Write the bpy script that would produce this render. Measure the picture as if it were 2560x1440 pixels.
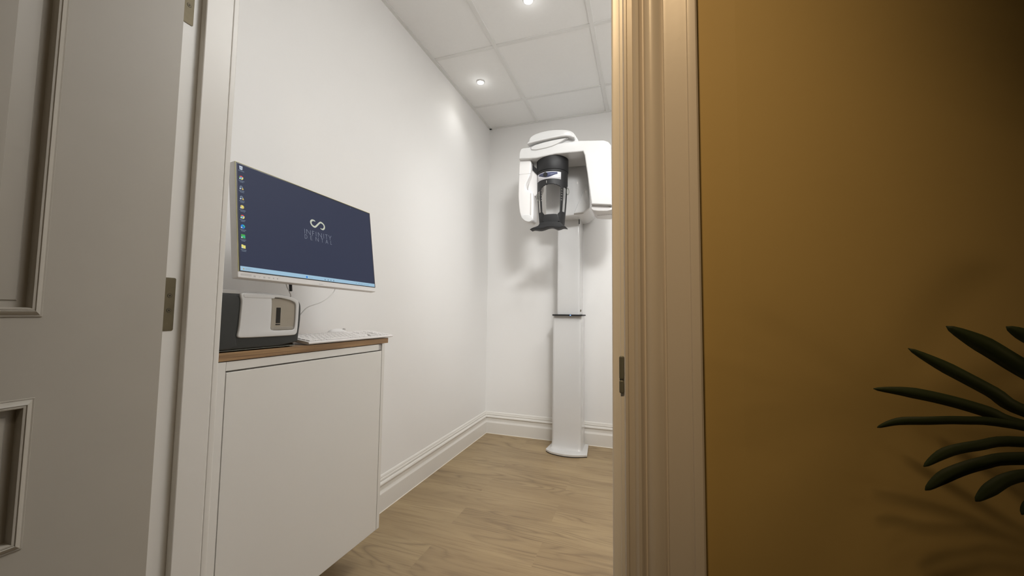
import bpy, bmesh, math, random
from mathutils import Vector, Matrix

for o in list(bpy.data.objects):
    bpy.data.objects.remove(o)
SC = bpy.context.scene
COL = SC.collection
PI = math.pi

# ------------------------------------------------------------------ camera
CAM = Vector((1.286, 0.0, 1.0214))
cd = bpy.data.cameras.new('camera'); cam = bpy.data.objects.new('camera', cd); COL.objects.link(cam)
cd.sensor_width = 36.0; cd.sensor_fit = 'HORIZONTAL'; cd.lens = 964.455 * 36.0 / 2560.0
cd.clip_start = 0.01; cd.clip_end = 50
RX = (0.9463567757854132, 0.32288067344523197, 0.012526916643403845)
RY = (-0.008161162503930895, 0.06264007466652372, -0.9980028138599394)
RZ = (-0.3230205076332178, 0.944364490946862, 0.061914940741734106)
cam.matrix_world = Matrix(((RX[0], -RY[0], -RZ[0], CAM.x), (RX[1], -RY[1], -RZ[1], CAM.y), (RX[2], -RY[2], -RZ[2], CAM.z), (0, 0, 0, 1)))
SC.camera = cam

# ------------------------------------------------------------------ light and exposure
SC.view_settings.view_transform = 'Standard'
SC.view_settings.look = 'None'
SC.view_settings.gamma = 1.0
SC.view_settings.exposure = 0.0
SC.view_settings.use_curve_mapping = False
W = bpy.data.worlds.new('world'); SC.world = W; W.use_nodes = True
W.node_tree.nodes['Background'].inputs[0].default_value = (0.9, 0.85, 0.8, 1)
W.node_tree.nodes['Background'].inputs[1].default_value = 0.0

WHITE_LAMP = (1.0, 1.0, 0.99)
WARM_LAMP = (1.0, 0.69, 0.37)
CEIL = 2.64


def spot(name, loc, target, power, color, size, blend, radius):
    l = bpy.data.lights.new(name, 'SPOT'); l.energy = power; l.color = color
    l.spot_size = math.radians(size); l.spot_blend = blend; l.shadow_soft_size = radius
    o = bpy.data.objects.new(name, l); COL.objects.link(o); o.location = loc
    d = Vector(target) - Vector(loc); o.rotation_euler = d.to_track_quat('-Z', 'Y').to_euler()
    return o


DOWNLIGHTS = [(0.205, 2.415), (0.73, 1.83), (1.32, 1.83), (0.73, 0.80)]
DL_POWER = [3.4, 5.0, 5.0, 4.0]
for i, (x, y) in enumerate(DOWNLIGHTS):
    spot('downlight_lamp', (x, y, CEIL - 0.02), (x, y, 0), DL_POWER[i], WHITE_LAMP, 125, 0.9, 0.03)
for x, y in DOWNLIGHTS:   # the frosted lens stands proud of the tile and lights the tile round it
    l = bpy.data.lights.new('lens_glow', 'POINT'); l.energy = 0.07; l.color = WHITE_LAMP; l.shadow_soft_size = 0.012
    o = bpy.data.objects.new('lens_glow', l); COL.objects.link(o); o.location = (x, y, CEIL - 0.05)
FILL_PANELS = [(1.60, 1.30, 7.5), (1.77, 1.80, 8.5)]   # unseen panels added as fill light on the hidden right side
for x, y, p in FILL_PANELS:
    l = bpy.data.lights.new('fill_panel_lamp', 'AREA'); l.shape = 'SQUARE'; l.size = 0.5; l.energy = p; l.color = WHITE_LAMP
    o = bpy.data.objects.new('fill_panel_lamp', l); COL.objects.link(o); o.location = (x, y, CEIL - 0.012)
# unseen spot added by the door to brighten the back wall
spot('back_wall_fill', (1.45, 0.80, CEIL - 0.04), (0.30, 3.10, 1.25), 160.0, WHITE_LAMP, 58, 1.0, 0.20)
# corridor, lamps unseen: warm ceiling spot washing the wall, a low warm lamp on the right, an added dim fill
spot('corridor_wall_washer', (1.10, -0.55, 2.44), (1.16, 0.5, 1.30), 66.0, WARM_LAMP, 37, 1.0, 0.05)
spot('corridor_lamp', (2.40, -0.10, 0.92), (1.38, 0.5, 0.98), 3.0, WARM_LAMP, 50, 1.0, 0.07)
spot('corridor_fill', (1.40, -0.70, 2.44), (0.45, 0.5, 1.1), 9.0, (1.0, 0.80, 0.55), 80, 1.0, 0.05)


# ------------------------------------------------------------------ materials
def mat(name, col, rough=0.5, metal=0.0, noise=0.03, nscale=30.0, bump=0.0, coat=0.0, spec=0.5, trans=0.0, ior=1.45, emit=None, estr=0.0):
    m = bpy.data.materials.new(name); m.use_nodes = True
    nt = m.node_tree; b = nt.nodes['Principled BSDF']
    b.inputs['Roughness'].default_value = rough; b.inputs['Metallic'].default_value = metal
    b.inputs['Coat Weight'].default_value = coat; b.inputs['Specular IOR Level'].default_value = spec
    b.inputs['Transmission Weight'].default_value = trans; b.inputs['IOR'].default_value = ior
    tc = nt.nodes.new('ShaderNodeTexCoord'); n = nt.nodes.new('ShaderNodeTexNoise')
    n.inputs['Scale'].default_value = nscale; n.inputs['Detail'].default_value = 3
    nt.links.new(tc.outputs['Object'], n.inputs['Vector'])
    mx = nt.nodes.new('ShaderNodeMix'); mx.data_type = 'RGBA'
    c = Vector(col[:3])
    mx.inputs['A'].default_value = (*(c * (1 - noise)), 1)
    mx.inputs['B'].default_value = (*[min(1, k) for k in c * (1 + noise)], 1)
    nt.links.new(n.outputs['Fac'], mx.inputs['Factor'])
    nt.links.new(mx.outputs['Result'], b.inputs['Base Color'])
    if bump:
        bp = nt.nodes.new('ShaderNodeBump'); bp.inputs['Strength'].default_value = bump; bp.inputs['Distance'].default_value = 0.001
        n2 = nt.nodes.new('ShaderNodeTexNoise'); n2.inputs['Scale'].default_value = nscale * 12
        nt.links.new(tc.outputs['Object'], n2.inputs['Vector'])
        nt.links.new(n2.outputs['Fac'], bp.inputs['Height']); nt.links.new(bp.outputs['Normal'], b.inputs['Normal'])
    if emit is not None:
        b.inputs['Emission Color'].default_value = (*emit, 1); b.inputs['Emission Strength'].default_value = estr
    return m


def srgb(r, g, b):
    f = lambda v: (v / 255 / 12.92) if v / 255 <= 0.04045 else ((v / 255 + 0.055) / 1.055) ** 2.4
    return (f(r), f(g), f(b))


def glow(name, rgb, k=1.0):
    """a screen pixel colour: gives off light, glossy black surface"""
    c = srgb(*rgb)
    return mat(name, (0.004, 0.004, 0.005), 0.5, emit=c, estr=k, spec=0.15)


M = {}
M['wall'] = mat('room_wall_paint', (0.88, 0.87, 0.855), 0.55, noise=0.012, nscale=3, bump=0.08)
M['ochre'] = mat('corridor_wall_paint', (0.47, 0.34, 0.125), 0.7, noise=0.05, nscale=5, bump=0.15)
M['tile'] = mat('ceiling_tile', (0.94, 0.935, 0.92), 0.8, noise=0.015, nscale=60, bump=0.1)
M['tbar'] = mat('ceiling_grid_metal', (0.84, 0.835, 0.815), 0.5)
M['corrceil'] = mat('darkened_corridor_ceiling', (0.45, 0.42, 0.37), 0.8)  # unseen corridor ceiling made darker to cut bounce light
M['corrdark'] = mat('darkened_unseen_wall', (0.10, 0.08, 0.06), 0.6)  # unseen corridor walls, dark only to keep bounced light down
M['trim'] = mat('white_gloss_trim', (0.80, 0.775, 0.73), 0.32, noise=0.015, nscale=6, bump=0.04)
M['arch'] = mat('satin_architrave', (0.66, 0.61, 0.55), 0.33, noise=0.02, nscale=8, bump=0.05)
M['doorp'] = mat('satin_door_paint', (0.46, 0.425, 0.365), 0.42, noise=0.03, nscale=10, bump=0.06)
M['caulk'] = mat('caulk', (0.85, 0.80, 0.70), 0.5)
M['cab'] = mat('white_cabinet_laminate', (0.76, 0.74, 0.70), 0.30, noise=0.01, nscale=5)
M['gloss'] = mat('white_enamel', (0.69, 0.687, 0.682), 0.16, noise=0.008, nscale=5, coat=0.4)
M['satin'] = mat('white_satin_plastic', (0.80, 0.785, 0.775), 0.35, noise=0.008, nscale=8)
M['grey'] = mat('pale_grey_plastic', (0.52, 0.50, 0.48), 0.4)
M['beige'] = mat('warm_grey_plastic', (0.56, 0.52, 0.46), 0.4)
M['black'] = mat('black_plastic', (0.016, 0.016, 0.017), 0.55, noise=0.1, nscale=60, bump=0.1)
M['char'] = mat('charcoal_plastic', (0.035, 0.037, 0.035), 0.28, noise=0.12, nscale=150, bump=0.1)
M['brass'] = mat('bronze_hinge_steel', (0.14, 0.115, 0.068), 0.5, metal=0.5, noise=0.15, nscale=60, bump=0.2)
M['dark'] = mat('dark_recess', (0.01, 0.009, 0.008), 0.6)
M['steel'] = mat('dark_grey_steel', (0.19, 0.195, 0.165), 0.45, metal=0.3, noise=0.1, nscale=90)
M['leaf'] = mat('dark_green_leaf', (0.032, 0.048, 0.014), 0.6, noise=0.35, nscale=40)
M['stem'] = mat('leaf_stem', (0.05, 0.07, 0.02), 0.6, noise=0.3)
M['pot'] = mat('grey_ceramic', (0.25, 0.24, 0.22), 0.5)
M['soil'] = mat('potting_soil', (0.03, 0.02, 0.012), 0.95, noise=0.4, nscale=90)
M['label'] = mat('white_label', (0.78, 0.78, 0.82), 0.4)
M['blue'] = mat('blue_grey_print', (0.07, 0.08, 0.15), 0.4)
M['cable'] = mat('white_cable', (0.88, 0.87, 0.85), 0.4)
M['key'] = mat('white_key', (0.80, 0.775, 0.76), 0.4)
M['lens'] = mat('downlight_lens', (0.9, 0.9, 0.9), 0.3, emit=(1.0, 0.95, 0.83), estr=40)
M['panel'] = mat('fill_panel_diffuser', (0.9, 0.9, 0.9), 0.4, emit=(1.0, 0.98, 0.95), estr=2)  # glowing face of the added fill panels
M['clear'] = mat('clear_plastic', (0.93, 0.91, 0.87), 0.03, noise=0, trans=1.0, ior=1.2)
M['led'] = mat('blue_led', (0.1, 0.2, 0.8), 0.3, emit=(0.2, 0.4, 1.0), estr=2.5)
M['navy'] = glow('screen_navy', (60, 66, 90), 0.66)
M['screenblack'] = mat('screen_border', (0.012, 0.011, 0.012), 0.3)
M['rim'] = mat('pale_yellow_screen_rim', (0.60, 0.56, 0.25), 0.4)
M['bar'] = glow('screen_pale_blue', (158, 192, 214), 0.95)
M['logo'] = glow('screen_logo', (196, 200, 182), 0.95)
M['text'] = glow('screen_text', (140, 146, 160), 0.95)
M['ic_white'] = glow('screen_white', (190, 200, 214))
M['ic_grey'] = glow('screen_grey', (120, 134, 150))
M['ic_blue'] = glow('screen_blue', (40, 125, 215))
M['ic_red'] = glow('screen_red', (205, 60, 60))
M['ic_green'] = glow('screen_green', (70, 165, 75))
M['ic_teal'] = glow('screen_teal', (50, 175, 160))
M['ic_yellow'] = glow('screen_yellow', (222, 214, 120))
M['ic_gold'] = glow('screen_gold', (200, 175, 95))
M['ic_dark'] = glow('screen_dark_grey', (60, 84, 104))
M['printed'] = mat('grey_print', (0.42, 0.41, 0.40), 0.5)


def wood_floor():
    m = bpy.data.materials.new('oak_plank_floor'); m.use_nodes = True
    nt = m.node_tree; N = nt.nodes; Lk = nt.links; b = N['Principled BSDF']
    tc = N.new('ShaderNodeTexCoord')
    mp = N.new('ShaderNodeMapping'); mp.inputs['Location'].default_value = (0.37, 0.065, 0)
    Lk.new(tc.outputs['Object'], mp.inputs['Vector'])
    br = N.new('ShaderNodeTexBrick'); br.offset = 0.37; br.squash = 1.0
    br.inputs['Scale'].default_value = 1.0; br.inputs['Brick Width'].default_value = 1.22; br.inputs['Row Height'].default_value = 0.18
    br.inputs['Mortar Size'].default_value = 0.0003; br.inputs['Bias'].default_value = 0.0
    br.inputs['Color1'].default_value = (0.0, 0.0, 0.0, 1); br.inputs['Color2'].default_value = (1, 1, 1, 1); br.inputs['Mortar'].default_value = (0.3, 0.3, 0.3, 1)
    Lk.new(mp.outputs['Vector'], br.inputs['Vector'])
    # per-plank offset of the grain
    sep = N.new('ShaderNodeSeparateColor'); Lk.new(br.outputs['Color'], sep.inputs[0])
    off = N.new('ShaderNodeCombineXYZ'); mu = N.new('ShaderNodeMath'); mu.operation = 'MULTIPLY'; mu.inputs[1].default_value = 7.3
    Lk.new(sep.outputs[0], mu.inputs[0]); Lk.new(mu.outputs[0], off.inputs[0]); Lk.new(mu.outputs[0], off.inputs[2])
    ad = N.new('ShaderNodeVectorMath'); ad.operation = 'ADD'; Lk.new(tc.outputs['Object'], ad.inputs[0]); Lk.new(off.outputs[0], ad.inputs[1])

    def noise(sc, scale, detail, dist=0.0, rough=0.5):
        q = N.new('ShaderNodeMapping'); q.inputs['Scale'].default_value = sc; Lk.new(ad.outputs[0], q.inputs['Vector'])
        n = N.new('ShaderNodeTexNoise'); n.inputs['Scale'].default_value = scale; n.inputs['Detail'].default_value = detail
        n.inputs['Distortion'].default_value = dist; n.inputs['Roughness'].default_value = rough
        Lk.new(q.outputs[0], n.inputs['Vector']); return n
    big = noise((0.9, 5.0, 1), 1.6, 3, 0.6)
    fine = noise((2.2, 60, 1), 2.2, 5, 0.3, 0.62)
    # cathedral rings: contour lines of a stretched noise
    cat = noise((1.0, 6.5, 1), 1.0, 1.5, 0.3)
    mm = N.new('ShaderNodeMath'); mm.operation = 'MULTIPLY'; mm.inputs[1].default_value = 34; Lk.new(cat.outputs['Fac'], mm.inputs[0])
    sn = N.new('ShaderNodeMath'); sn.operation = 'PINGPONG'; sn.inputs[1].default_value = 1.0; Lk.new(mm.outputs[0], sn.inputs[0])
    # rings only in places
    mk = noise((0.8, 4.0, 1), 1.7, 1)
    mr = N.new('ShaderNodeMapRange'); mr.inputs[1].default_value = 0.46; mr.inputs[2].default_value = 0.62; Lk.new(mk.outputs['Fac'], mr.inputs[0])
    pw = N.new('ShaderNodeMath'); pw.operation = 'POWER'; pw.inputs[1].default_value = 2.5; Lk.new(sn.outputs[0], pw.inputs[0])
    rg = N.new('ShaderNodeMath'); rg.operation = 'MULTIPLY'; Lk.new(pw.outputs[0], rg.inputs[0]); Lk.new(mr.outputs[0], rg.inputs[1])
    r1 = N.new('ShaderNodeValToRGB'); Lk.new(big.outputs['Fac'], r1.inputs[0])
    r1.color_ramp.elements[0].position = 0.30; r1.color_ramp.elements[0].color = (*srgb(154, 132, 99), 1)
    r1.color_ramp.elements[1].position = 0.66; r1.color_ramp.elements[1].color = (*srgb(172, 150, 114), 1)
    m1 = N.new('ShaderNodeMix'); m1.data_type = 'RGBA'; m1.inputs['B'].default_value = (*srgb(116, 90, 60), 1)
    f1 = N.new('ShaderNodeMapRange'); f1.inputs[1].default_value = 0.52; f1.inputs[2].default_value = 0.75; f1.inputs[4].default_value = 0.65; Lk.new(fine.outputs['Fac'], f1.inputs[0])
    Lk.new(f1.outputs[0], m1.inputs['Factor']); Lk.new(r1.outputs[0], m1.inputs['A'])
    m2 = N.new('ShaderNodeMix'); m2.data_type = 'RGBA'; m2.inputs['B'].default_value = (*srgb(112, 92, 68), 1)
    f2 = N.new('ShaderNodeMath'); f2.operation = 'MULTIPLY'; f2.inputs[1].default_value = 0.6; Lk.new(rg.outputs[0], f2.inputs[0])
    Lk.new(f2.outputs[0], m2.inputs['Factor']); Lk.new(m1.outputs['Result'], m2.inputs['A'])
    # plank to plank tone
    hv = N.new('ShaderNodeHueSaturation'); vr = N.new('ShaderNodeMapRange'); vr.inputs[3].default_value = 0.965; vr.inputs[4].default_value = 1.02
    Lk.new(sep.outputs[0], vr.inputs[0]); Lk.new(vr.outputs[0], hv.inputs['Value']); Lk.new(m2.outputs['Result'], hv.inputs['Color'])
    Lk.new(hv.outputs[0], b.inputs['Base Color'])
    b.inputs['Roughness'].default_value = 0.42
    bp = N.new('ShaderNodeBump'); bp.inputs['Strength'].default_value = 0.15; bp.inputs['Distance'].default_value = 0.001
    Lk.new(fine.outputs['Fac'], bp.inputs['Height']); Lk.new(bp.outputs[0], b.inputs['Normal'])
    return m


def wood_top():
    m = bpy.data.materials.new('oak_worktop_laminate'); m.use_nodes = True
    nt = m.node_tree; N = nt.nodes; Lk = nt.links; b = N['Principled BSDF']
    tc = N.new('ShaderNodeTexCoord'); q = N.new('ShaderNodeMapping'); q.inputs['Scale'].default_value = (60, 3.0, 160)
    Lk.new(tc.outputs['Object'], q.inputs['Vector'])
    n = N.new('ShaderNodeTexNoise'); n.inputs['Scale'].default_value = 1.6; n.inputs['Detail'].default_value = 5; Lk.new(q.outputs[0], n.inputs['Vector'])
    r = N.new('ShaderNodeValToRGB'); Lk.new(n.outputs['Fac'], r.inputs[0])
    r.color_ramp.elements[0].position = 0.3; r.color_ramp.elements[0].color = (*srgb(112, 84, 58), 1)
    r.color_ramp.elements[1].position = 0.7; r.color_ramp.elements[1].color = (*srgb(166, 133, 94), 1)
    Lk.new(r.outputs[0], b.inputs['Base Color']); b.inputs['Roughness'].default_value = 0.4
    return m


M['floor'] = wood_floor(); M['oak'] = wood_top()


# ------------------------------------------------------------------ mesh helpers
def obj(name, data, m=None, parent=None, loc=None, smooth=False, bevel=0.0, seg=2):
    if isinstance(data, bmesh.types.BMesh):
        me = bpy.data.meshes.new(name); bmesh.ops.recalc_face_normals(data, faces=data.faces)
        data.to_mesh(me); data.free()
    else:
        me = data
    o = bpy.data.objects.new(name, me); COL.objects.link(o)
    if m is not None:
        for k in (m if isinstance(m, (list, tuple)) else [m]):
            me.materials.append(k)
    if smooth:
        for p in me.polygons: p.use_smooth = True
    if parent is not None: o.parent = parent
    if loc is not None: o.location = loc
    if bevel:
        bv = o.modifiers.new('bevel', 'BEVEL'); bv.width = bevel; bv.segments = seg; bv.limit_method = 'ANGLE'; bv.angle_limit = math.radians(35)
        for p in me.polygons: p.use_smooth = True
        wn = o.modifiers.new('wn', 'WEIGHTED_NORMAL'); wn.keep_sharp = False
    return o


def empty(name, loc=(0, 0, 0)):
    o = bpy.data.objects.new(name, None); COL.objects.link(o); o.location = loc; o.empty_display_size = 0.05
    return o


def tag(o, label, cat, group=None, kind=None):
    o['label'] = label; o['category'] = cat
    if group: o['group'] = group
    if kind: o['kind'] = kind
    return o


def struct(o, label=None):
    o['kind'] = 'structure'
    if label: o['label'] = label
    return o


def box(bm, x0, x1, y0, y1, z0, z1):
    v = [bm.verts.new(p) for p in ((x0, y0, z0), (x1, y0, z0), (x1, y1, z0), (x0, y1, z0), (x0, y0, z1), (x1, y0, z1), (x1, y1, z1), (x0, y1, z1))]
    for f in ((0, 3, 2, 1), (4, 5, 6, 7), (0, 1, 5, 4), (1, 2, 6, 5), (2, 3, 7, 6), (3, 0, 4, 7)):
        bm.faces.new([v[i] for i in f])
    return v


def bxo(name, b, m, parent=None, bevel=0.0, seg=2, loc=None):
    bm = bmesh.new(); box(bm, *b); return obj(name, bm, m, parent, loc, bevel=bevel, seg=seg)


def prism(bm, pts, fn0, fn1):
    """closed outline pts (2D) at two places given by fn0, fn1"""
    a = [bm.verts.new(fn0(p)) for p in pts]; b = [bm.verts.new(fn1(p)) for p in pts]
    bm.faces.new(a); bm.faces.new(list(reversed(b)))
    n = len(pts)
    for i in range(n):
        bm.faces.new((a[i], b[i], b[(i + 1) % n], a[(i + 1) % n]))


def chaikin(pts, n=2, closed=True):
    for _ in range(n):
        out = []
        m = len(pts)
        rng = range(m) if closed else range(m - 1)
        if not closed: out.append(pts[0])
        for i in rng:
            p, q = pts[i], pts[(i + 1) % m]
            out.append(tuple(0.75 * a + 0.25 * b for a, b in zip(p, q)))
            out.append(tuple(0.25 * a + 0.75 * b for a, b in zip(p, q)))
        if not closed: out.append(pts[-1])
        pts = out
    return pts


def rrect(x0, x1, y0, y1, r, n=6):
    out = []
    for cx, cy, a0 in ((x1 - r, y1 - r, 0), (x0 + r, y1 - r, 90), (x0 + r, y0 + r, 180), (x1 - r, y0 + r, 270)):
        for i in range(n + 1):
            a = math.radians(a0 + 90 * i / n); out.append((cx + r * math.cos(a), cy + r * math.sin(a)))
    return out


def curve_mesh(polys, half, bev, res=3):
    """filled outline with holes, extruded by +-half, rounded rim; returns a mesh in the XY plane"""
    cu = bpy.data.curves.new('tmp', 'CURVE'); cu.dimensions = '2D'; cu.fill_mode = 'BOTH'
    cu.extrude = max(half - bev, 0.0); cu.bevel_depth = bev; cu.bevel_resolution = res; cu.offset = -bev
    for pts in polys:
        s = cu.splines.new('POLY'); s.points.add(len(pts) - 1)
        for i, p in enumerate(pts): s.points[i].co = (p[0], p[1], 0, 1)
        s.use_cyclic_u = True
    o = bpy.data.objects.new('tmp', cu); COL.objects.link(o)
    dg = bpy.context.evaluated_depsgraph_get(); dg.update()
    me = bpy.data.meshes.new_from_object(o.evaluated_get(dg))
    bpy.data.objects.remove(o); bpy.data.curves.remove(cu)
    return me


def slab(name, polys, plane, c0, c1, bev, m, parent=None, smooth=True, res=3):
    """plane 'XZ': polys in (x,z), from y=c0 to y=c1; plane 'YZ': polys (y,z), x from c0 to c1; 'XY': z from c0 to c1"""
    if isinstance(polys[0][0], (int, float)): polys = [polys]
    me = curve_mesh(polys, abs(c1 - c0) / 2, bev, res)
    mid = (c0 + c1) / 2
    for v in me.vertices:
        a, b, h = v.co
        v.co = {'XZ': (a, mid + h, b), 'YZ': (mid + h, a, b), 'XY': (a, b, mid + h)}[plane]
    bm = bmesh.new(); bm.from_mesh(me); bmesh.ops.remove_doubles(bm, verts=bm.verts, dist=1e-5)
    bmesh.ops.recalc_face_normals(bm, faces=bm.faces); bm.to_mesh(me); bm.free()
    me.materials.clear()
    o = obj(name, me, m, parent)
    if smooth:
        for p in me.polygons: p.use_smooth = True
        me.set_sharp_from_angle(angle=math.radians(32))
    return o


def tube(bm, pts, r, n=8, taper=None):
    rings = []
    for i, p in enumerate(pts):
        p = Vector(p); a = Vector(pts[max(i - 1, 0)]); b = Vector(pts[min(i + 1, len(pts) - 1)])
        t = (b - a).normalized(); u = t.cross(Vector((0.13, 0.31, 0.94))).normalized(); w = t.cross(u)
        rr = r if taper is None else r * taper[i]
        rings.append([bm.verts.new(p + (u * math.cos(2 * PI * k / n) + w * math.sin(2 * PI * k / n)) * rr) for k in range(n)])
    for i in range(len(rings) - 1):
        for k in range(n):
            bm.faces.new((rings[i][k], rings[i][(k + 1) % n], rings[i + 1][(k + 1) % n], rings[i + 1][k]))
    bm.faces.new(rings[0]); bm.faces.new(list(reversed(rings[-1])))


def cyl(bm, c, axis, r, h, n=24, r2=None):
    c = Vector(c); ax = Vector(axis).normalized(); u = ax.orthogonal().normalized(); w = ax.cross(u)
    r2 = r if r2 is None else r2
    a = [bm.verts.new(c + (u * math.cos(2 * PI * k / n) + w * math.sin(2 * PI * k / n)) * r) for k in range(n)]
    b = [bm.verts.new(c + ax * h + (u * math.cos(2 * PI * k / n) + w * math.sin(2 * PI * k / n)) * r2) for k in range(n)]
    bm.faces.new(list(reversed(a))); bm.faces.new(b)
    for k in range(n): bm.faces.new((a[k], a[(k + 1) % n], b[(k + 1) % n], b[k]))


# ------------------------------------------------------------------ room shell
YB = 3.10          # back wall
XR = 2.05          # right wall of the room
YF, YI = 0.50, 0.631   # door wall: corridor face, room face
CH = 2.50          # corridor ceiling
CX0, CX1, CY0 = -0.9, 3.4, -1.25
OX0, OX1, OZ = 0.326, 1.258, 2.06   # inner faces of the door lining

bm = bmesh.new(); box(bm, CX0 - 0.1, CX1 + 0.1, CY0 - 0.1, YB + 0.1, -0.05, 0.0); struct(obj('floor', bm, M['floor']), 'oak plank floor')
struct(bxo('wall_left', (-0.1, 0.0, YI, YB + 0.1, 0, CEIL + 0.05), M['wall']), 'white wall on the left of the small room')
struct(bxo('wall_back', (0.0, XR, YB, YB + 0.1, 0, CEIL + 0.05), M['wall']), 'white wall at the back of the small room')
struct(bxo('wall_right', (XR, XR + 0.1, YI, YB + 0.1, 0, CEIL + 0.05), M['wall']))


def door_wall(name, y0, y1, m, x0, x1, z1):
    bm = bmesh.new(); a, b, h = OX0 - 0.032, OX1 + 0.032, OZ + 0.032
    box(bm, x0, a, y0, y1, 0, z1); box(bm, b, x1, y0, y1, 0, z1); box(bm, a, b, y0, y1, h, z1)
    return struct(obj(name, bm, m))


door_wall('wall_front', 0.57, YI, M['wall'], -0.1, XR + 0.1, CEIL + 0.05)
# corridor face: plaster a hair out of plane beside the architrave, tilted to shade that strip darker
bm = bmesh.new(); a, b, h = OX0 - 0.032, OX1 + 0.032, OZ + 0.032
box(bm, CX0, a, YF, 0.57, 0, CH); box(bm, a, b, YF, 0.57, h, CH)
prism(bm, [(b, YF), (1.345, YF), (1.391, YF - 0.0035), (CX1, YF - 0.0035), (CX1, 0.57), (b, 0.57)], lambda p: (p[0], p[1], 0), lambda p: (p[0], p[1], CH))
struct(obj('wall_corridor', bm, M['ochre']), 'ochre corridor wall right of the doorway')
struct(bxo('wall_corridor_left', (CX0 - 0.1, CX0, CY0, YF, 0, CH), M['corrdark']))
struct(bxo('wall_corridor_right', (CX1, CX1 + 0.1, CY0, YF, 0, CH), M['corrdark']))
struct(bxo('wall_corridor_opposite', (CX0, CX1, CY0 - 0.1, CY0, 0, CH), M['corrdark']))
struct(bxo('ceiling_corridor', (CX0 - 0.1, CX1 + 0.1, CY0 - 0.1, 0.57, CH, CH + 0.1), M['corrceil']))

# suspended ceiling: recessed tiles, exposed grid, wall angle
GX = [0.436, 1.022, 1.608]; GY = [0.882, 1.494, 2.106, 2.718]
bm = bmesh.new()
xs = [0] + GX + [XR]; ys = [YI] + GY + [YB]
for i in range(len(xs) - 1):
    for j in range(len(ys) - 1):
        box(bm, xs[i] + 0.001, xs[i + 1] - 0.001, ys[j] + 0.001, ys[j + 1] - 0.001, CEIL + 0.005, CEIL + 0.02)
struct(obj('ceiling', bm, M['tile']), 'white suspended tile ceiling')
bm = bmesh.new()
for x in GX: box(bm, x - 0.012, x + 0.012, YI, YB, CEIL, CEIL + 0.035)
for y in GY:
    for i in range(len(xs) - 1):
        box(bm, xs[i] + (0.012 if i else 0.0), xs[i + 1] - 0.012, y - 0.012, y + 0.012, CEIL + 0.0005, CEIL + 0.034)
box(bm, 0, 0.022, YI, YB, CEIL - 0.001, CEIL + 0.004); box(bm, XR - 0.022, XR, YI, YB, CEIL - 0.001, CEIL + 0.004)
box(bm, 0, XR, YB - 0.022, YB, CEIL - 0.001, CEIL + 0.004); box(bm, 0, XR, YI, YI + 0.022, CEIL - 0.001, CEIL + 0.004)
struct(obj('trim_1', bm, M['tbar']), 'white metal ceiling grid')
struct(bxo('ceiling_slab', (-0.1, XR + 0.1, YI, YB + 0.1, CEIL + 0.05, CEIL + 0.12), M['tile']))

# skirting, profile from the floor up (z, depth)
SK = [(0, .019), (.087, .019), (.0905, .0185), (.098, .0145), (.103, .0125), (.106, .012), (.127, .012), (.129, .0135), (.1305, .0175), (.1335, .019), (.139, .0185), (.1445, .0155), (.1475, .0115), (.1485, .009), (.1505, .009), (.1515, .0115), (.156, .0115), (.161, .010), (.1625, .008), (.168, .0075), (.174, .005), (.177, .002), (.178, 0), (0, 0)]


def skirting(name, p0, p1, nrm, m=None, mit0=0, mit1=0):
    p0, p1, n = Vector(p0), Vector(p1), Vector(nrm); t = (p1 - p0).normalized()
    bm = bmesh.new()
    prism(bm, SK, lambda q: (*(p0 + n * q[1] + t * q[1] * mit0), q[0]), lambda q: (*(p1 + n * q[1] + t * q[1] * mit1), q[0]))
    o = obj(name, bm, m or M['trim'])
    bm = bmesh.new()
    prism(bm, [(0, .019), (0, .0215), (.0035, .019)], lambda q: (*(p0 + n * q[1] + t * q[1] * mit0), q[0] + 0.0002), lambda q: (*(p1 + n * q[1] + t * q[1] * mit1), q[0] + 0.0002))
    s = obj('sealant_line', bm, M['caulk'], o)
    return struct(o)


skirting('baseboard_left', (0, YI), (0, YB), (1, 0), mit1=-1)
skirting('baseboard_back', (0, YB), (XR, YB), (0, -1), mit0=1, mit1=-1)
skirting('baseboard_right', (XR, YI), (XR, YB), (-1, 0), mit1=-1)
skirting('baseboard_corridor', (1.349, YF - 0.0035), (CX1, YF - 0.0035), (0, -1))

# door lining with planted stop
bm = bmesh.new()
box(bm, OX0 - 0.032, OX0, YF, YI, 0, OZ); box(bm, OX1, OX1 + 0.032, YF, YI, 0, OZ); box(bm, OX0 - 0.032, OX1 + 0.032, YF, YI, OZ, OZ + 0.032)
struct(obj('trim_2', bm, M['trim'], bevel=0.0012), 'white door lining')
bm = bmesh.new()
box(bm, OX0, OX0 + 0.0165, 0.569, YI - 0.001, 0, OZ); box(bm, OX1 - 0.0151, OX1, 0.569, YI - 0.001, 0, OZ); box(bm, OX0 + 0.0165, OX1 - 0.0151, 0.569, YI - 0.001, OZ - 0.016, OZ)
struct(obj('trim_3', bm, M['trim'], bevel=0.003, seg=3), 'white door stop')

# architraves (u across from the opening, h out from the wall)
AP = [(.0, 0), (.0, .0085), (.0015, .0105), (.0045, .0108), (.0055, .0085), (.0115, .0092), (.0135, .0125), (.016, .0142), (.019, .0135), (.0215, .009), (.0238, .0065), (.0252, .0068), (.0262, .0125), (.029, .0158), (.034, .0172), (.040, .0165), (.0445, .0135), (.0465, .0120), (.0478, .0128), (.0485, .0158), (.052, .0162), (.070, .0168), (.0735, .0172), (.0745, .0190), (.078, .0195), (.083, .0195), (.085, .0175), (.085, 0)]


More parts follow.
